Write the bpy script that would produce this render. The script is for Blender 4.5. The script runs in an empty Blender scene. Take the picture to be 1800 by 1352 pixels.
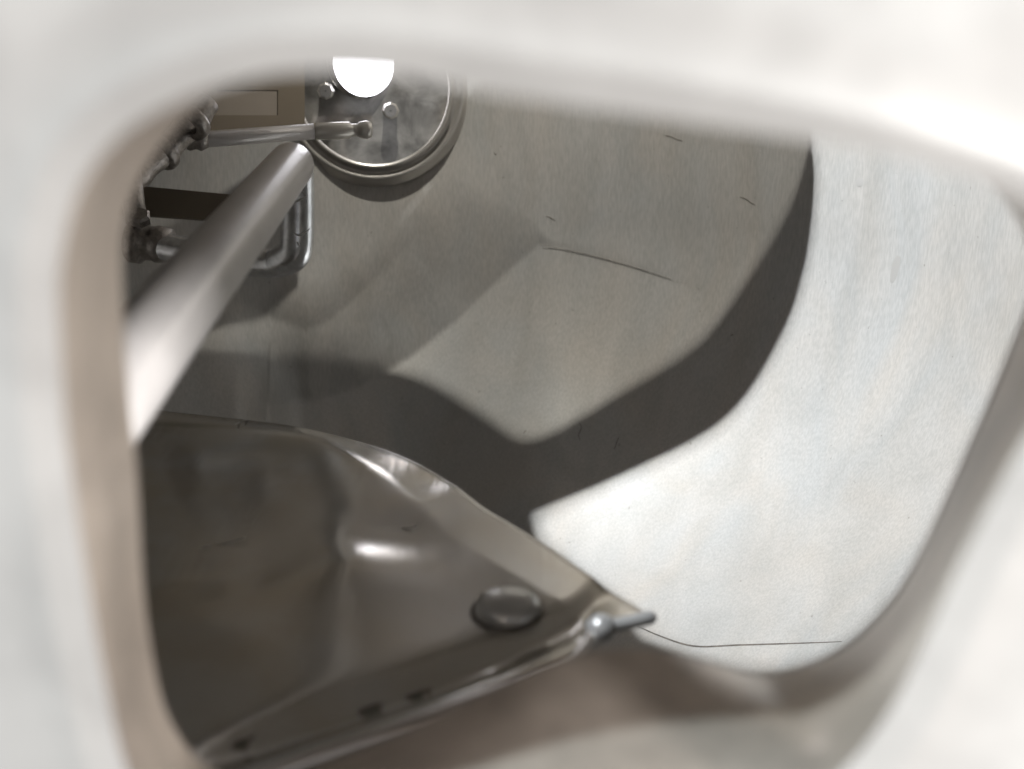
import bpy, bmesh, math, random
from mathutils import Vector, Matrix
random.seed(7)
S = bpy.context.scene
COL = S.collection

# ------------------------------------------------------------------ camera
W0, H0, F = 1800.0, 1352.0, 1930.0          # photograph size, focal length in its pixels
PITCH = math.radians(15.0)                  # looking down into the vessel
cam = bpy.data.cameras.new('camera'); camo = bpy.data.objects.new('camera', cam); COL.objects.link(camo)
cam.sensor_width = 36.0; cam.lens = F / W0 * 36.0
cam.clip_start = 0.01; cam.clip_end = 100
camo.rotation_euler = (math.pi/2 - PITCH, 0, 0)
cam.dof.use_dof = True; cam.dof.focus_distance = 1.35
cam.dof.aperture_fstop = cam.lens / 10.5
S.camera = camo
S.render.engine = 'CYCLES'
S.cycles.max_bounces = 6; S.cycles.diffuse_bounces = 3; S.cycles.glossy_bounces = 3; S.cycles.caustics_reflective = False

# ------------------------------------------------------------------ light
w = bpy.data.worlds.new('World'); S.world = w; w.use_nodes = True
w.node_tree.nodes['Background'].inputs[0].default_value = (0.95, 0.97, 1.0, 1)
w.node_tree.nodes['Background'].inputs[1].default_value = 0.36
def aim(o, loc, tgt):
    o.location = loc
    o.rotation_euler = (Vector(tgt) - Vector(loc)).to_track_quat('-Z', 'Y').to_euler()
def spot(name, loc, tgt, power, half_deg, radius, col, blend=0.12):
    l = bpy.data.lights.new(name, 'SPOT'); l.energy = power; l.spot_size = math.radians(2*half_deg)
    l.spot_blend = blend; l.shadow_soft_size = radius; l.color = col
    o = bpy.data.objects.new(name, l); COL.objects.link(o); aim(o, loc, tgt); return o
def area(name, loc, tgt, power, size, col):
    l = bpy.data.lights.new(name, 'AREA'); l.energy = power; l.size = size; l.color = col
    o = bpy.data.objects.new(name, l); COL.objects.link(o); aim(o, loc, tgt); return o
ROOF = 0.16
L1 = (-0.86, 0.32, 1.43)
L2 = (0.00, 0.90, 1.70)
area('room_light', (1.0, -0.5, 0.03), (-0.15, 0.55, -0.15), 50, 0.3, (1.0, 0.98, 0.96))
area('fill_light_beside', (-1.0, -0.62, 0.05), (0.3, 0.5, -0.12), 2.5, 0.35, (1.0, 0.985, 0.97))  # added fill brightening the hatch frame, no such source known
spot('ceiling_lamp_front', (-1.00, -0.09, 1.00), (0.08, 0.30, -0.15), 160, 13, 0.02, (0.78, 0.93, 1.0))
spot('ceiling_lamp_bright', L1, (0.36, 1.14, ROOF), 545, 28, 0.016, (0.93, 0.97, 1.0), 1.0)
spot('ceiling_lamp_dim', L2, (0.30, 1.45, ROOF), 165, 29, 0.024, (1.0, 0.975, 0.89), 0.75)
S.view_settings.view_transform = 'Standard'; S.view_settings.look = 'None'
S.view_settings.exposure = 0.0; S.view_settings.gamma = 1.0

# ------------------------------------------------------------------ geometry of the place
cp, sp = math.cos(PITCH), math.sin(PITCH)
def ray(u, v):
    x, y = (u - W0/2)/F, -(v - H0/2)/F
    return Vector((x, cp + y*sp, -sp + y*cp))          # times depth
def P(u, v, d): return ray(u, v) * d
def proj(p):
    d = p.y*cp - p.z*sp; yy = p.y*sp + p.z*cp
    return W0/2 + F*p.x/d, H0/2 - F*yy/d, d
# vessel: vertical cylinder with a dished bottom
CX, CY, R, Z0, HB = -0.10, 1.10, 0.70, -0.20, 0.65
def inside(p):
    r2 = (p.x-CX)**2 + (p.y-CY)**2
    if p.z >= Z0: return r2/R**2 - 1
    return r2/R**2 + ((Z0-p.z)/HB)**2 - 1
def near(u, v):
    d = ray(u, v); a = 0.0; t = 0.05
    while inside(d*t) > 0 and t < 1.2: a = t; t += 0.01
    lo, hi = a, t
    for _ in range(30):
        m = (lo+hi)/2
        if inside(d*m) > 0: lo = m
        else: hi = m
    return hi
def far(u, v, lift=0.0):
    d = ray(u, v); t = near(u, v) + 0.03
    while inside(d*t) < 0 and t < 5: t += 0.02
    lo, hi = t-0.02, t
    for _ in range(30):
        m = (lo+hi)/2
        if inside(d*m) < 0: lo = m
        else: hi = m
    return d*(lo - lift)
def normal(p):
    e = 1e-4
    g = Vector([(inside(p+Vector(a)) - inside(p-Vector(a))) for a in ((e,0,0),(0,e,0),(0,0,e))])
    return -g.normalized()                              # points into the vessel
def smooth(pts, n=8, closed=False):
    out = []; m = len(pts)
    rng = range(m if closed else m-1)
    for i in rng:
        g = lambda k: pts[k % m] if closed else pts[max(0, min(m-1, k))]
        p0, p1, p2, p3 = g(i-1), g(i), g(i+1), g(i+2)
        for k in range(n):
            t = k/n
            out.append(tuple(0.5*((2*b) + (-a+c)*t + (2*a-5*b+4*c-d)*t*t + (-a+3*b-3*c+d)*t**3)
                             for a, b, c, d in zip(p0, p1, p2, p3)))
    if not closed: out.append(tuple(pts[-1]))
    return out

# ------------------------------------------------------------------ materials
def mat(name, col, metallic=0.0, rough=0.5, var=0.0, vscale=6.0, vcol=None, rvar=0.0, bump=0.0, bscale=(40,40,40), emit=None, spec=0.5, trans=0.0):
    m = bpy.data.materials.new(name); m.use_nodes = True
    nt = m.node_tree; N = nt.nodes; b = N['Principled BSDF']; L = nt.links.new
    b.inputs['Base Color'].default_value = (*col, 1); b.inputs['Metallic'].default_value = metallic
    b.inputs['Roughness'].default_value = rough; b.inputs['Specular IOR Level'].default_value = spec
    b.inputs['Transmission Weight'].default_value = trans
    tc = N.new('ShaderNodeTexCoord')
    if var > 0:
        n1 = N.new('ShaderNodeTexNoise'); n1.inputs['Scale'].default_value = vscale; n1.inputs['Detail'].default_value = 6
        n1.inputs['Roughness'].default_value = 0.6; n1.inputs['Distortion'].default_value = 0.4
        L(tc.outputs['Object'], n1.inputs['Vector'])
        r = N.new('ShaderNodeValToRGB'); r.color_ramp.elements[0].position = 0.36; r.color_ramp.elements[1].position = 0.66
        vc = vcol or tuple(c*(1-var) for c in col)
        r.color_ramp.elements[0].color = (*vc, 1); r.color_ramp.elements[1].color = (*col, 1)
        L(n1.outputs['Fac'], r.inputs['Fac']); L(r.outputs['Color'], b.inputs['Base Color'])
        if rvar > 0:
            mr = N.new('ShaderNodeMapRange'); mr.inputs['To Min'].default_value = max(0.02, rough-rvar); mr.inputs['To Max'].default_value = rough+rvar
            n3 = N.new('ShaderNodeTexNoise'); n3.inputs['Scale'].default_value = vscale*2.3; n3.inputs['Detail'].default_value = 5
            L(tc.outputs['Object'], n3.inputs['Vector']); L(n3.outputs['Fac'], mr.inputs['Value']); L(mr.outputs['Result'], b.inputs['Roughness'])
    if bump > 0:
        mp = N.new('ShaderNodeMapping'); mp.inputs['Scale'].default_value = bscale
        n2 = N.new('ShaderNodeTexNoise'); n2.inputs['Scale'].default_value = 1.0; n2.inputs['Detail'].default_value = 5
        bp = N.new('ShaderNodeBump'); bp.inputs['Strength'].default_value = bump; bp.inputs['Distance'].default_value = 0.002
        L(tc.outputs['Object'], mp.inputs['Vector']); L(mp.outputs['Vector'], n2.inputs['Vector'])
        L(n2.outputs['Fac'], bp.inputs['Height']); L(bp.outputs['Normal'], b.inputs['Normal'])
    if emit:
        b.inputs['Emission Color'].default_value = (*emit[0], 1); b.inputs['Emission Strength'].default_value = emit[1]
    return m
M = {
 'wall':  None,
 'frame': mat('satin_steel_hatch', (0.36,0.348,0.335), 0.1, 0.5, 0.22, 14.0, bump=0.05, bscale=(60,60,60)),
 'throat': mat('satin_steel_throat', (0.72,0.61,0.52), 0.64, 0.30, 0.40, 16.0, bump=0.06, bscale=(60,60,60)),
 'pin':   mat('pale_satin_pin', (0.55,0.55,0.55), 0.4, 0.3),
 'ring':  mat('satin_steel_ring', (0.60,0.57,0.53), 0.7, 0.30, 0.15, 12.0),
 'lip':   mat('rolled_steel_lip', (0.84,0.81,0.79), 0.95, 0.24, 0.1, 20.0, bump=0.1, bscale=(90,90,90)),
 'light_mask':  mat('light_mask_steel', (0.88,0.82,0.75), 0.2, 0.5, 0.1),
 'blade': mat('polished_steel_blade', (0.95,0.94,0.93), 0.84, 0.14, 0.3, 6.0, (0.88,0.82,0.73), 0.11, 0.07, (150,10,150)),
 'tube':  mat('satin_steel_tube', (0.92,0.88,0.865), 0.25, 0.28, 0.10, 14.0, bump=0.08, bscale=(90,90,90)),
 'leg':   mat('scuffed_steel_leg', (0.95,0.97,1.0), 1.0, 0.27, 0.25, 110.0, bump=0.12, bscale=(300,300,30)),
 'weld':  mat('heat_tinted_weld', (0.56,0.52,0.49), 0.7, 0.34, 0.4, 150.0, bump=0.4, bscale=(260,260,260)),
 'boss':  mat('satin_steel_boss', (0.86,0.84,0.81), 0.45, 0.3, 0.15, 30.0),
 'tip':   mat('pale_turned_tip', (0.88,0.84,0.78), 0.4, 0.25),
 'bright':mat('bright_turned_steel', (0.78,0.76,0.73), 1.0, 0.22),
 'dark':  mat('dark_mark', (0.05,0.045,0.04), 0.2, 0.6),
 'scuff': mat('pale_scuff', (0.97,0.96,0.94), 0.6, 0.6, 0.3, 90.0),
 'lens':  mat('lamp_lens', (0.8,0.8,0.82), 0.0, 0.3, emit=((0.93,0.93,1.0), 6.0)),
 'glass': mat('sight_glass', (0.58,0.555,0.52), 0.6, 0.08, 0.6, 18.0),
 'seam': mat('seam_brown', (0.20,0.175,0.15), 0.3, 0.5, 0.5, 60.0),
 'dentc': mat('dent_grey', (0.44,0.425,0.405), 0.3, 0.5),
 'reflection_panel': mat('painted_reflection_tan', (0.24,0.205,0.17), 0.3, 0.45, 0.1, 8.0),  # window reflection put in as a paler colour
 'shade_brown': mat('painted_shade_brown', (0.17,0.14,0.105), 0.4, 0.45, 0.15, 8.0),  # dark colour standing in for shade on the wall
}
def steel_wall():
    m = bpy.data.materials.new('brushed_steel_wall'); m.use_nodes = True
    nt = m.node_tree; N = nt.nodes; b = N['Principled BSDF']; L = nt.links.new
    b.inputs['Metallic'].default_value = 0.26; b.inputs['Specular IOR Level'].default_value = 0.35
    tc = N.new('ShaderNodeTexCoord')
    def noise(scale, vec=(1,1,1), det=5, dist=0.0):
        mp = N.new('ShaderNodeMapping'); mp.inputs['Scale'].default_value = vec; L(tc.outputs['Object'], mp.inputs['Vector'])
        n = N.new('ShaderNodeTexNoise'); n.inputs['Scale'].default_value = scale; n.inputs['Detail'].default_value = det
        n.inputs['Distortion'].default_value = dist; L(mp.outputs['Vector'], n.inputs['Vector']); return n
    def ramp(n, p0, c0, p1, c1):
        r = N.new('ShaderNodeValToRGB'); e = r.color_ramp.elements
        e[0].position = p0; e[0].color = (*c0, 1); e[1].position = p1; e[1].color = (*c1, 1); L(n.outputs['Fac'], r.inputs['Fac']); return r
    def mix(a, bb, mode, f):
        x = N.new('ShaderNodeMix'); x.data_type = 'RGBA'; x.blend_type = mode; x.inputs['Factor'].default_value = f
        L(a, x.inputs[6]); L(bb, x.inputs[7]); return x.outputs[2]
    tint = ramp(noise(7.0, (1,1,0.5), 4, 0.8), 0.30, (0.468,0.464,0.452), 0.70, (0.515,0.480,0.440))       # bluish and pinkish heat tint
    stain = ramp(noise(11.0, (1,1,0.35), 7, 1.0), 0.30, (0.86,0.86,0.85), 0.60, (1,1,1))
    brush = ramp(noise(1.0, (420,420,70), 3), 0.34, (0.87,0.87,0.87), 0.66, (1.05,1.05,1.05))
    spk = ramp(noise(120.0, (1,1,1), 2), 0.22, (0.6,0.58,0.55), 0.27, (1,1,1))
    c = mix(tint.outputs['Color'], stain.outputs['Color'], 'MULTIPLY', 0.8)
    c = mix(c, brush.outputs['Color'], 'MULTIPLY', 0.9); c = mix(c, spk.outputs['Color'], 'MULTIPLY', 0.7)
    L(c, b.inputs['Base Color'])
    rr = ramp(noise(9.0, (1,1,0.4), 5), 0.3, (0.44,)*3, 0.7, (0.56,)*3); L(rr.outputs['Color'], b.inputs['Roughness'])
    bp = N.new('ShaderNodeBump'); bp.inputs['Strength'].default_value = 0.16; bp.inputs['Distance'].default_value = 0.001
    L(noise(1.0, (420,420,40), 3).outputs['Fac'], bp.inputs['Height']); L(bp.outputs['Normal'], b.inputs['Normal'])
    return m
M['wall'] = steel_wall()
def obj(name, bm, m, parent=None, sm=True):
    me = bpy.data.meshes.new(name)
    bmesh.ops.recalc_face_normals(bm, faces=bm.faces[:]) if bm.faces else None
    bm.to_mesh(me); bm.free(); me.materials.append(M[m])
    if sm:
        for f in me.polygons: f.use_smooth = True
    o = bpy.data.objects.new(name, me); COL.objects.link(o)
    if parent: 
        o.parent = parent; o.matrix_parent_inverse = Matrix.Translation(-Vector(parent.location))
    return o
def thing(name, label, cat, loc=(0,0,0), group=None):
    o = bpy.data.objects.new(name, None); COL.objects.link(o); o.location = loc; o.empty_display_size = 0.05
    o['label'] = label; o['category'] = cat
    if group: o['group'] = group
    return o
def loft(rows, closed=True):
    bm = bmesh.new(); vs = [[bm.verts.new(p) for p in r] for r in rows]; n = len(rows[0])
    for a, b in zip(vs[:-1], vs[1:]):
        for i in range(n if closed else n-1):
            j = (i+1) % n; bm.faces.new((a[i], a[j], b[j], b[i]))
    return bm
def tube(pts, rad, seg=20, cap='flat', bm=None):
    """swept tube through 3-D points; rad a number or list; cap flat or round"""
    bm = bm or bmesh.new(); pts = [Vector(p) for p in pts]; n = len(pts)
    rs = list(rad) if isinstance(rad, (list, tuple)) else [rad]*n
    T = [(pts[min(i+1, n-1)] - pts[max(i-1, 0)]).normalized() for i in range(n)]
    ref = Vector((0,0,1)) if abs(T[0].z) < 0.9 else Vector((1,0,0))
    nn = (ref - T[0]*ref.dot(T[0])).normalized(); P2, R2, T2, N2 = [], [], [], []
    for i in range(n):
        nn = (nn - T[i]*nn.dot(T[i])).normalized()
        if cap == 'round' and i in (0, n-1):
            s = -1 if i == 0 else 1
            hs = [(math.sin(a), math.cos(a)) for a in [math.pi/2*k/6 for k in range(1, 7)]]
            hs = hs if i else hs[::-1]
            cr = [(pts[i] + T[i]*s*rs[i]*q, max(rs[i]*c, 1e-5)) for q, c in hs]
            if i == 0:
                for q, r in cr: P2.append(q); R2.append(r); T2.append(T[i]); N2.append(nn.copy())
            P2.append(pts[i]); R2.append(rs[i]); T2.append(T[i]); N2.append(nn.copy())
            if i: 
                for q, r in cr: P2.append(q); R2.append(r); T2.append(T[i]); N2.append(nn.copy())
        else: P2.append(pts[i]); R2.append(rs[i]); T2.append(T[i]); N2.append(nn.copy())
    rings = []
    for p, r, t, k in zip(P2, R2, T2, N2):
        b = t.cross(k)
        rings.append([bm.verts.new(p + (k*math.cos(2*math.pi*j/seg) + b*math.sin(2*math.pi*j/seg))*r) for j in range(seg)])
    for a, b in zip(rings[:-1], rings[1:]):
        for j in range(seg): bm.faces.new((a[j], a[(j+1) % seg], b[(j+1) % seg], b[j]))
    bm.faces.new(rings[0][::-1]); bm.faces.new(rings[-1])
    return bm
def lathe(center, axis, prof, seg=48, bm=None, up=None):
    """profile of (radius, height along axis) turned about axis"""
    bm = bm or bmesh.new(); c = Vector(center); a = Vector(axis).normalized()
    k = Vector(up or ((0,0,1) if abs(a.z) < 0.9 else (1,0,0))); k = (k - a*k.dot(a)).normalized(); b = a.cross(k)
    rings = [[bm.verts.new(c + a*h + (k*math.cos(2*math.pi*j/seg) + b*math.sin(2*math.pi*j/seg))*max(r, 1e-5)) for j in range(seg)] for r, h in prof]
    for p, q in zip(rings[:-1], rings[1:]):
        for j in range(seg): bm.faces.new((p[j], p[(j+1) % seg], q[(j+1) % seg], q[j]))
    return bm

# ------------------------------------------------------------------ outlines seen in the photograph
RIM = smooth([(104,560),(106,460),(140,330),(215,235),(320,175),(430,140),(530,126),(700,132),(900,170),(1100,198),(1300,228),
              (1450,252),(1620,292),(1800,350),(1905,425),(1930,520),(1885,650),(1800,780),(1700,965),(1610,1160),(1560,1255),(1490,1345),(1400,1420),
              (1200,1470),(800,1490),(420,1480),(280,1440),(225,1360),(185,1200),(150,1000),(116,760)], 8, True)
THROAT = smooth([(217,560),(214,430),(236,335),(282,260),(350,186),(430,135),(530,100),(700,95),(900,120),(1100,150),(1300,180),
              (1450,210),(1600,250),(1720,310),(1790,390),(1815,480),(1780,610),(1690,820),(1605,1000),(1545,1085),(1475,1145),(1350,1186),
              (1250,1163),(1150,1142),(1020,1150),(850,1220),(650,1310),(480,1372),(370,1352),(296,1260),(264,1130),(250,1000),(241,830),(226,690)], 8, True)
CC = (880.0, 740.0)
def polar(cont, n=220):
    """radius of a star-shaped outline for n directions about CC"""
    out = []; m = len(cont)
    for k in range(n):
        a = 2*math.pi*k/n; dx, dy = math.cos(a), math.sin(a); best = None
        for i in range(m):
            x0, y0 = cont[i][0]-CC[0], cont[i][1]-CC[1]; x1, y1 = cont[(i+1) % m][0]-CC[0], cont[(i+1) % m][1]-CC[1]
            den = dx*(y1-y0) - dy*(x1-x0)
            if abs(den) < 1e-9: continue
            t = (x0*(y1-y0) - y0*(x1-x0))/den; s = (x0*dy - y0*dx)/den
            if -1e-6 <= s <= 1+1e-6 and t > 0: best = t if best is None else max(best, t)
        out.append((CC[0]+dx*best, CC[1]+dy*best))
    return out
rim = polar(RIM); thr = polar(THROAT)

# ------------------------------------------------------------------ the vessel
vessel = thing('steel_vessel', 'brushed steel mixing vessel whose rounded hatch opening frames the whole picture', 'vessel', (CX, CY, Z0-HB))
SHADE_FOLDS = [([(1330,560),(1250,515),(1180,491),(1052,453),(985,436),(948,430),(900,468),(800,560),(720,620),(640,662),(560,688),(480,697),(410,690)], 0.066, 190, 700),
           ([(775,378),(720,430),(650,500),(590,555),(545,580),(490,560),(400,528)], 0.013, 95, 170)]  # folds shaped into the wall to stand in for edges of light patches
def shade_fold(p):
    u, v, d = proj(p); tot = 0.0
    for line, amp, wl, wr in SHADE_FOLDS:
        best = None; n = len(line)-1
        if not (line[-1][0]-wr < u < line[0][0]+wr): continue
        for i in range(n):
            (x0, y0), (x1, y1) = line[i], line[i+1]; dx, dy = x1-x0, y1-y0
            t = max(0, min(1, ((u-x0)*dx+(v-y0)*dy)/(dx*dx+dy*dy))); ex, ey = u-x0-dx*t, v-y0-dy*t
            q = math.hypot(ex, ey)
            if best is None or q < best[0]: best = (q, (i+t)/n, dx*ey-dy*ex)
        q, f, side = best
        if wr > 400:      # faint step along the seam, then the long shading fold down to the left
            x = max(0, min(1, (985-u)/300)); z = max(0, min(1, (1330-u)/250)); e = 0.015*z*z*(3-2*z) + 0.985*x*x*(3-2*x); lw = 14 + (wl-14)*max(0, min(1, (965-u)/160))
        else:
            e = min(1, f/0.45); e = e*e*(3-2*e); lw = wl
        g = min(1, (1-f)/0.15); g = g*g*(3-2*g)
        if side > 0: k = max(0, 1-q/lw)**2
        else:
            k = max(0, min(1, (q/wr-0.35)/0.65)); k = 1-k*k*(3-2*k)
        tot += amp*e*g*k
    return tot
bm = bmesh.new()
angs = [math.radians(-35+190*k/860) for k in range(861)] + [math.radians(155+170*k/90) for k in range(1, 90)]
seg = len(angs)
prof = [(R, ROOF - (ROOF-Z0)*k/90) for k in range(91)] + [(R*math.cos(a), Z0-HB*math.sin(a)) for a in [math.pi/2*k/170 for k in range(1, 171)]]
thr_pts = [P(u, v, near(u, v)) for u, v in thr]
def in_poly(u, v, poly):
    c = False; j = len(poly)-1
    for i in range(len(poly)):
        if (poly[i][1] > v) != (poly[j][1] > v) and u < (poly[j][0]-poly[i][0])*(v-poly[i][1])/(poly[j][1]-poly[i][1]) + poly[i][0]: c = not c
        j = i
    return c
def wall_point(r, z, t):
    p = Vector((CX+r*math.cos(t), CY+r*math.sin(t), z))
    if p.y > CY-0.1: p = p - normal(p)*shade_fold(p)
    return p
rings = [[bm.verts.new(wall_point(r, z, t)) for t in angs] if r > 1e-4 else None for r, z in prof]
for a, b in zip(rings[:-1], rings[1:]):
    if b is None: bm.faces.new(a); break
    for j in range(seg):
        q = (a[j], a[(j+1) % seg], b[(j+1) % seg], b[j])
        if a[j].co.y < CY:
            hit = False
            for vtx in q:
                u, v, d = proj(vtx.co)
                if d > 0.05 and d < 0.95 and -300 < u < 2200 and -300 < v < 1800 and d < near(u, v) + 0.05 and in_poly(u, v, thr): hit = True; break
            if hit: continue
        bm.faces.new(q)
obj('vessel_wall', bm, 'wall', vessel)
# hatch: flat face, rolled rim, throat down to the vessel wall, added unseen collar against stray light
DR = 0.330
def sc(p, k): return (CC[0]+(p[0]-CC[0])*k, CC[1]+(p[1]-CC[1])*k)
def off(p, px):
    dx, dy = p[0]-CC[0], p[1]-CC[1]; l = math.hypot(dx, dy); return (p[0]+dx/l*px, p[1]+dy/l*px)
def tilt(v): return 7e-5*(max(-300, min(1500, v))-960)          # the hatch face leans towards the camera at the top
def row(cont, px, d): return [P(*off(p, px), d + tilt(off(p, px)[1])) for p in cont]
rows = [row(rim, 900, DR+0.0040), row(rim, 260, DR+0.0040), row(rim, 200, DR+0.0040), row(rim, 150, DR+0.0039), row(rim, 115, DR+0.0036), row(rim, 90, DR+0.0031)]
for k in range(0, 9):
    a = math.pi/2*k/8
    rows.append(row(rim, 70*math.cos(a), DR+0.0050-0.0024*math.cos(a)))
obj('hatch_frame', loft(rows), 'frame', vessel)
rimp = row(rim, 0, DR+0.0050)
rows = [rimp]
for k in range(1, 13):
    t = k/12; rows.append([a.lerp(b, t) for a, b in zip(rimp, thr_pts)])
obj('hatch_throat', loft(rows), 'throat', vessel)
col_rows = []
for px, lift in ((0, 0.0), (60, 0.004), (140, 0.004)):
    r_ = []
    for p, q in zip(thr, thr_pts):
        u, v = off(p, px); r_.append(P(u, v, near(u, v) - lift) if near(u, v) < 1.19 else q)
    col_rows.append(r_)
obj('leak_collar', loft(col_rows), 'frame', vessel)

def pd(u, v): return 1.0/(0.87 + 8.37e-5*(u-430) + 1.18e-3*(v-740))
# unseen lid added to mask the ceiling lamps; openings cut to the light patches
def to_roof(L, pts):
    out = []
    for u, v in pts:
        q = far(u, v); d_ = ray(u, v).normalized(); q = q + d_*(shade_fold(q)/max(0.3, -d_.dot(normal(q)))); L_ = Vector(L); t = (L_.z-ROOF)/(L_.z-q.z); out.append(L_ + (q-L_)*t)
    return out
WHITE = smooth([(1425,120),(1427,240),(1432,330),(1415,470),(1370,600),(1275,738),(1110,830),(935,905)], 6) + \
        [(950,960),(1080,1060)] + smooth([(1130,1120),(1240,1165),(1350,1180),(1440,1160),(1530,1095),(1610,990),(1700,800),(1800,560),(1880,350),(1900,120)], 6)
GREY = smooth([(200,600),(380,615),(520,622),(640,640),(700,652),(770,678),(850,728),(900,763),(930,771),(975,757),(1090,690),(1230,600),(1320,480),(1390,360),(1424,240),(1425,120)], 6) + \
       []
bm = bmesh.new()
def ring_edges(bm, pts):
    vs = [bm.verts.new(p) for p in pts]
    for i in range(len(vs)): bm.edges.new((vs[i], vs[(i+1) % len(vs)]))
ring_edges(bm, [Vector((CX+(R+.05)*math.cos(2*math.pi*j/96), CY+(R+.05)*math.sin(2*math.pi*j/96), ROOF)) for j in range(96)])
h1, h2 = to_roof(L1, WHITE), to_roof(L2, GREY)
def az(p): return math.atan2(p.y-CY, p.x-CX)
h2 += [Vector((CX+(R-.004)*math.cos(t), CY+(R-.004)*math.sin(t), ROOF)) for t in [az(h2[-1])+(az(h2[0])-az(h2[-1]))*k/20 for k in range(21)]]
h3 = [Vector(L1) + (p-Vector(L1))*((L1[2]-ROOF)/(L1[2]-p.z)) for p in [P(u, v, pd(u, v)-0.01) for u, v in ((1020,1075),(1150,1066),(1165,1095),(1060,1135),(1010,1180),(985,1180),(1015,1120))]]  # extra opening added so the bright lamp reaches the hinge pin
ring_edges(bm, h1); ring_edges(bm, h2); ring_edges(bm, h3)
bmesh.ops.triangle_fill(bm, use_beauty=True, use_dissolve=False, edges=bm.edges[:])
obj('light_mask_lid', bm, 'light_mask', vessel, False)
for L_, h_, tall in ((L1, h1, 0.42), (L2, h2, 0.18)):
    c_ = sum(h_, Vector())/len(h_); h_ = [p + (p-c_).normalized()*0.003 for p in h_]
    obj('beam_guard', loft([[p.lerp(Vector(L_), k) for p in h_] for k in (-0.004, tall*.33, tall*.66, tall)]), 'light_mask', vessel, False)  # unseen guards added to keep each lamp out of the other opening

# ------------------------------------------------------------------ bent tube arm
arm = thing('agitator_tube', 'thick satin steel agitator tube slanting up to a bent end at upper left', 'agitator', P(523, 380, 1.30))
A0, A1 = P(150, 745, 0.52), P(512, 290, 1.20)
obj('arm_tube', tube([A0.lerp(A1, k/20) for k in range(21)], 0.0245, 32, 'round'), 'tube', arm)
leg = smooth([tuple(P(522, 296, 1.215)), tuple(P(523, 360, 1.22)), tuple(P(522, 420, 1.225)), tuple(P(517, 445, 1.23)), tuple(P(495, 459, 1.24)), tuple(P(470, 463, 1.25)), tuple(P(380, 452, 1.27)), tuple(P(262, 428, 1.29))], 6)
obj('arm_leg', tube(leg, [0.0188]*20 + [0.0188-0.002*min(1, k/8) for k in range(len(leg)-20)], 24), 'leg', arm)
hub = thing('shaft_clamp', 'rough welded clamp on the shaft at the left edge of the opening', 'clamp', P(230, 430, 1.30))
d = (P(300,434,1.29)-P(230,424,1.29)).normalized()
obj('clamp_collar', lathe(P(226, 422, 1.29), d, [(0.001,0),(0.022,0),(0.026,.004),(0.026,.016),(0.021,.02),(0.020,.03),(0.022,.034),(0.020,.05),(0.001,.05)], 28), 'weld', hub)
obj('clamp_stem', tube([P(228, 300, 1.30), P(235, 360, 1.30), P(246, 415, 1.30)], 0.013, 16), 'weld', hub)
obj('clamp_nut', lathe(P(246, 388, 1.27), (0.2,-0.6,0.75), [(0.001,.012),(0.010,.012),(0.013,.009),(0.013,0),(0.001,0)], 6), 'weld', hub, False)

# upper rod leading to the port
rod = thing('spray_rod', 'thin steel rod running level from the left edge to the round port', 'rod', P(450, 240, 1.45))
obj('rod_tube', tube([P(180, 262, 1.40), P(350, 246, 1.44), P(552, 231, 1.48)], 0.0105, 18), 'tube', rod)
B0, B1 = P(552, 231, 1.48), P(655, 228, 1.50); ax = (B1-B0).normalized(); ln = (B1-B0).length
obj('rod_tip', lathe(B0, ax, [(0.001,0),(0.0105,0),(0.0115,.003),(0.0115,ln*.6),(0.0085,ln*.64),(0.0085,ln*.74),(0.011,ln*.78),(0.0125,ln*.9),(0.010,ln*.98),(0.001,ln)], 24), 'tip', rod)
obj('weld_bead', lathe(P(352, 243, 1.44)-ax*0.02, ax, [(0.001,0),(0.013,0),(0.016,.006),(0.014,.014),(0.017,.02),(0.012,.03),(0.001,.03)], 20), 'weld', rod)
brk = thing('pipe_bracket', 'dark rough bracket joint behind the top left corner of the rim', 'bracket', P(300, 260, 1.40))
obj('bracket_arm', tube(smooth([tuple(P(215, 330, 1.34)), tuple(P(265, 285, 1.36)), tuple(P(315, 240, 1.39)), tuple(P(365, 180, 1.42))], 5), [0.016,0.018,0.015,0.019,0.016]*3+[0.016], 16), 'weld', brk)
for u, v in ((285, 268), (338, 215)):
    obj('bracket_ring', lathe(P(u, v, 1.375), (P(365,180,1.42)-P(215,330,1.34)), [(0.012,-.008),(0.022,-.008),(0.024,-.004),(0.024,.004),(0.022,.008),(0.012,.008)], 20), 'weld', brk)

# ------------------------------------------------------------------ round port
right = Vector((1,0,0)); view = ray(900, 676).normalized()
ang = math.radians(-7)
pn = (Vector((0,-1,0))*math.cos(ang) + Vector((-1,0,0))*math.sin(ang)).normalized()      # faces the vessel, turned left
PD = far(690, 155).length/ray(690, 155).length - 0.022
PC = P(657, 155, PD); PR = 140/F*PD
port = thing('sight_port', 'round glass sight port with stepped steel ring high on the back wall', 'sight port', PC)
obj('port_ring', lathe(PC, pn, [(PR*.93,.0),(PR*.95,.006),(PR*.99,.006),(PR*1.01,-.004),(PR*1.07,-.006),(PR*1.09,.000),(PR*1.14,-.001),(PR*1.16,-.009),(PR*1.22,-.011),(PR*1.235,-.014),(PR*1.24,-.1)], 72), 'ring', port)
obj('port_glass', lathe(PC, pn, [(PR*.94,.002),(PR*.5,.002),(0.0,.002)], 64), 'glass', port)
pr_ = Vector((0,0,1)).cross(pn).normalized(); pu = Vector((0,0,1))
def on_port(u, v, h):      # point of the port plane seen at a pixel
    d = ray(u, v); t = (PC + pn*h).dot(pn)/d.dot(pn); return d*t
for u, v in ((560, 160), (672, 194)):
    obj('port_stud', lathe(on_port(u+14, v, .002), pn, [(0.001,0),(0.011,0),(0.011,.022),(0.013,.024),(0.013,.034),(0.010,.037),(0.001,.037)], 8), 'bright', port, False)
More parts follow.
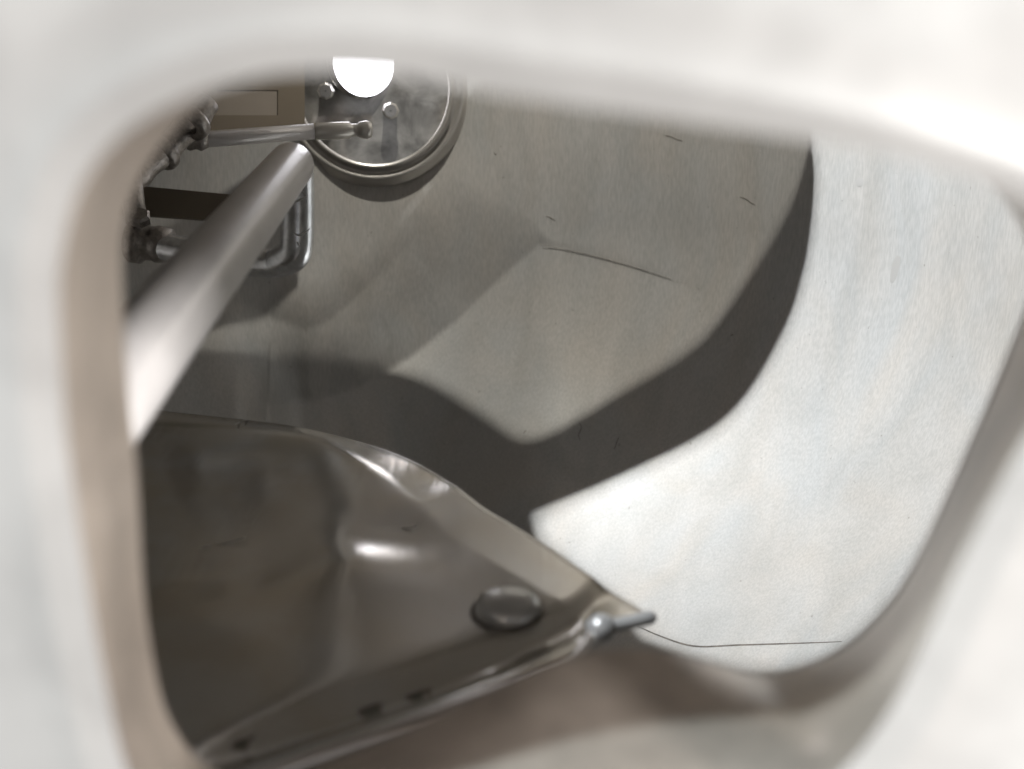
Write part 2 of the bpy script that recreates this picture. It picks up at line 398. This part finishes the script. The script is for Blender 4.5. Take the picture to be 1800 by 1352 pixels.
lamp = thing('port_lamp', 'glowing white oval lamp disc in front of the round port', 'lamp', on_port(640, 108, .06))
LC = on_port(640, 108, .022)
ang = math.radians(-34); ln_ = (Vector((0,-1,0))*math.cos(ang) + Vector((-1,0,0))*math.sin(ang)).normalized()
obj('lamp_lens', lathe(LC, ln_, [(0.052,0),(0.050,.003),(0.02,.005),(0,.0055)], 56), 'lens', lamp)
obj('lamp_housing', lathe(LC, ln_, [(0.049,-.001),(0.049,-.012),(0.0555,-.012),(0.0555,-.016),(0.030,-.020),(0.012,-.02),(0.012,-.03),(0,-.03)], 56), 'bright', lamp)

# ------------------------------------------------------------------ paddle
paddle = thing('mixing_paddle', 'large polished steel paddle blade with curved edge filling the lower left', 'paddle', P(700, 1050, 0.85))
TOP = smooth([(60,700),(200,712),(300,724),(430,738),(520,750),(610,771),(690,796),(750,824),(800,856),(850,893),(910,929),(970,966),(1030,1008),(1085,1045),(1132,1076)], 6)
BOT = smooth([(60,1500),(300,1432),(520,1352),(700,1290),(860,1232),(960,1192),(1010,1170),(1035,1142),(1046,1118),(1080,1108),(1132,1096)], 8)
def resample(c, n):
    L_ = [0]
    for a, b in zip(c[:-1], c[1:]): L_.append(L_[-1]+math.hypot(b[0]-a[0], b[1]-a[1]))
    out = []; i = 0
    for k in range(n):
        s = L_[-1]*k/(n-1)
        while i < len(c)-2 and L_[i+1] < s: i += 1
        t = (s-L_[i])/max(1e-9, L_[i+1]-L_[i]); out.append(tuple(a+(b-a)*t for a, b in zip(c[i], c[i+1])))
    return out
NT = 140
tp, bt = resample(TOP, NT), resample(BOT, NT)
pn_plane = (P(430,740,pd(430,740))-P(1130,1080,pd(1130,1080))).cross(P(520,1352,pd(520,1352))-P(1130,1080,pd(1130,1080))).normalized()
if pn_plane.dot(view) > 0: pn_plane = -pn_plane
ts = [k/60 for k in range(61)]
GLINT_DISHES = []                 # shallow dishes added to the blade, angled to catch glints of the port lamp
for u0, v0, sg, kk in ((655,970,0.034,1.0), (775,858,0.016,1.0), (430,1005,0.02,0.3), (330,1040,0.03,0.15)):
    p0 = P(u0, v0, pd(u0, v0)); hv = ((-p0).normalized() + (LC-p0).normalized()).normalized()
    GLINT_DISHES.append((p0, (hv - pn_plane*hv.dot(pn_plane))/hv.dot(pn_plane)*kk, sg)); pass
def bend(t, wpx, s, u, v):      # relief of the sheet, zero at both edges: turned-down far margin, shallow belly, folded lip
    d_ = t*wpx; e = (1-t)*wpx; k = min(1.0, wpx/420.0)
    fw = 20 + 75*max(0.0, min(1.0, (s-0.45)/0.2))            # width of the turned-down margin, wide towards the right
    x = min(1.0, d_/fw); h = 0.0065*(x if x < 0.85 else 0.85+0.15*math.sin((x-.85)/.15*math.pi/2)*0.6)
    h -= 0.006*k*math.sin(math.pi*t)
    h -= 0.012*k*math.exp(-((e-70)/30.0)**2)
    p = P(u, v, pd(u, v))
    for p0, g_, sg in GLINT_DISHES:
        q = p-p0; h -= g_.dot(q)*math.exp(-q.length_squared/(2*sg*sg))
    return h*min(1.0, e/14.0)
grid = []
for t in ts:
    r_ = []
    for i, (a, b) in enumerate(zip(tp, bt)):
        u, v = a[0]+(b[0]-a[0])*t, a[1]+(b[1]-a[1])*t
        r_.append(P(u, v, pd(u, v)) + pn_plane*bend(t, math.hypot(b[0]-a[0], b[1]-a[1]), i/(NT-1), u, v))
    grid.append(r_)
bm = loft(grid, False)
bmesh.ops.solidify(bm, geom=bm.faces[:], thickness=0.0035)
blade = obj('blade', bm, 'blade', paddle)
obj('blade_lip', tube([p + pn_plane*0.002 - view*0.004 for p in grid[-1][:-9]], 0.0070, 16), 'lip', paddle)
obj('edge_bead', tube([p - pn_plane*0.0015 for p in grid[0]], 0.0016, 10), 'bright', paddle)
def on_blade(u, v, h=0.0):
    best = min(((proj(p)[0]-u)**2+(proj(p)[1]-v)**2, p) for r_ in grid for p in r_)[1] if False else P(u, v, pd(u, v))
    return best + pn_plane*h
bc = ray(892, 1072)*min(((proj(p)[0]-892)**2+(proj(p)[1]-1072)**2, proj(p)[2]) for r_ in grid for p in r_)[1]
obj('boss', lathe(bc, pn_plane, [(0.0235,-.010),(0.0235,.000),(0.0228,.004),(0.0205,.0075),(0.015,.0105),(0.007,.012),(0,.0124)], 40), 'boss', paddle)
obj('dark_boss_ring', lathe(bc, pn_plane, [(0.0235,.0005),(0.0250,.0008),(0.0262,.0002),(0.0262,-.006)], 40), 'seam', paddle)  # thin dark ring laid around the boss
pa, pb = P(1056, 1104, pd(1056,1104)-0.014), P(1142, 1086, pd(1142,1086)-0.014)
obj('hinge_pin', tube([pa.lerp(pb, k/6) for k in range(7)], 0.0048, 18, 'round'), 'pin', paddle)
obj('pin_head', lathe(pa, (pb-pa), [(0.0,-.010),(0.006,-.0085),(0.0095,-.003),(0.0095,.003),(0.006,.0085),(0.0,.010)], 24), 'pin', paddle)

# ------------------------------------------------------------------ seams and scratches on the wall
def ribbon(name, pts, wpx, m, hgt=0.0006, parent=vessel):
    bm = bmesh.new(); q = [far(u, v, 0.0) for u, v in pts]
    L_, R_ = [], []
    for i, p in enumerate(q):
        t = (q[min(i+1, len(q)-1)]-q[max(i-1, 0)]).normalized(); n = normal(p); s = n.cross(t).normalized()
        wd = wpx*p.length/F/2*(0.35+0.65*math.sin(math.pi*(i+.5)/len(q)))
        L_.append(p+s*wd+n*hgt*0.2); R_.append(p-s*wd+n*hgt*0.2); 
    C_ = [a.lerp(b, .5)+normal(a)*hgt for a, b in zip(L_, R_)]
    return obj(name, loft([L_, C_, R_], False), m, parent)
for a in ([(1170,238),(1182,241),(1190,245),(1200,248)], [(1301,346),(1312,350),(1320,356),(1328,360)], [(960,380),(968,383),(976,388)],
          [(1018,742),(1022,752),(1017,765),(1020,775)], [(1088,768),(1084,778),(1080,790)], [(868,268),(871,272),(873,270)], [(925,756),(920,762)], [(1284,590),(1290,588)]):
    ribbon('scratch', smooth(a, 4), 1.4, 'seam')
ribbon('weld_seam', smooth([(955,431),(1000,440),(1052,452),(1110,468),(1180,491)], 6), 1.0, 'seam')
ribbon('weld_seam', smooth([(1120,1100),(1160,1118),(1220,1136),(1300,1134),(1400,1131),(1480,1128)], 6), 3.4, 'seam')
for a in ([(1580,450),(1574,470),(1568,496)], [(1512,312),(1510,328)]):
    ribbon('dent_mark', smooth(a, 4), 16, 'dentc')

# ------------------------------------------------------------------ plates added in place of shade on the wall behind the rod
stand_in = thing('wall_shade_plate', 'dark plate standing in for wall shade, with a paler patch for a window reflection', 'shade plate', P(450, 235, 1.52))
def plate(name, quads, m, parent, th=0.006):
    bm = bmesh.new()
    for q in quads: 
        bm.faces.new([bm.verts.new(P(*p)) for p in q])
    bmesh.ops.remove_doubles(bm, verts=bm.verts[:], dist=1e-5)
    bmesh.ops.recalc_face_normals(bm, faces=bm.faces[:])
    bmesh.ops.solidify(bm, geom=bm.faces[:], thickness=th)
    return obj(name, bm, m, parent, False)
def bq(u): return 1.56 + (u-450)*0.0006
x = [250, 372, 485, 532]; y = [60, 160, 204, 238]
plate('plate', [[(x[i],y[j],bq(x[i])),(x[i+1],y[j],bq(x[i+1])),(x[i+1],y[j+1],bq(x[i+1])),(x[i],y[j+1],bq(x[i]))] for i in range(3) for j in range(3) if (i, j) != (1, 1)], 'shade_brown', stand_in)
plate('reflection_panel', [[(372,160,bq(372)-.002),(485,160,bq(485)-.002),(485,204,bq(485)-.002),(372,204,bq(372)-.002)]], 'reflection_panel', stand_in, 0.003)
shade_bar = thing('wall_shade_bar', 'dark flat strip standing in for a shadow band on the wall, above the clamp', 'shade strip', P(330, 350, 1.5))
plate('shade_bar', [[(150,318,1.47),(440,345,1.55),(440,392,1.55),(150,372,1.47)]], 'shade_brown', shade_bar, 0.012)  # dark strip added in place of a shadow band

# scuffs on the blade and the bent leg
def scuff(pts, wpx, parent, h=0.0008, dep=None, m='scuff'):
    q = [P(u, v, dep(u, v)) if dep else None for u, v in pts]
    if dep is None:
        q = []
        for u, v in pts:
            d = ray(u, v); best = None
            for r_ in grid:
                for p in r_:
                    a_, b_, c_ = proj(p); e = (a_-u)**2+(b_-v)**2
                    if best is None or e < best[0]: best = (e, c_)
            q.append(d*best[1] + pn_plane*0.0012)
    L_, R_ = [], []
    for i, p in enumerate(q):
        t = (q[min(i+1, len(q)-1)]-q[max(i-1, 0)]).normalized(); s_ = pn_plane.cross(t).normalized() if dep is None else ray(*pts[i]).normalized().cross(t).normalized()
        wd = wpx*p.length/F/2*(0.25+0.75*math.sin(math.pi*(i+.5)/len(q))); L_.append(p+s_*wd); R_.append(p-s_*wd)
    n_ = pn_plane if dep is None else -ray(*pts[0]).normalized()
    obj('scuff_mark', loft([L_, [a.lerp(b, .5)+n_*h for a, b in zip(L_, R_)], R_], False), m, parent)
for pts, w_ in (([(415,748),(428,742),(434,741)], 3), ([(355,965),(400,957),(432,948)], 2.5), ([(706,929),(718,932),(734,926)], 3)):
    scuff(smooth(pts, 4), w_, paddle)
for u, v in ((735,1222), (652,1246), (430,1304)):
    scuff(smooth([(u-22,v+7),(u,v),(u+22,v-8)], 4), 11, paddle, m='seam')
legd = lambda u, v: 1.2
for pts, w_ in (([(516,345),(528,338),(538,342)], 4), ([(518,356),(526,352),(540,345)], 3.5), ([(516,408),(526,414),(545,402)], 3), ([(520,330),(530,326)], 3), ([(522,425),(526,432)], 3)):
    scuff(smooth(pts, 3), w_, arm, dep=legd)
tubd = lambda u, v: 1.02
scuff(smooth([(474,326),(484,334),(489,348)], 4), 7, arm, dep=tubd)
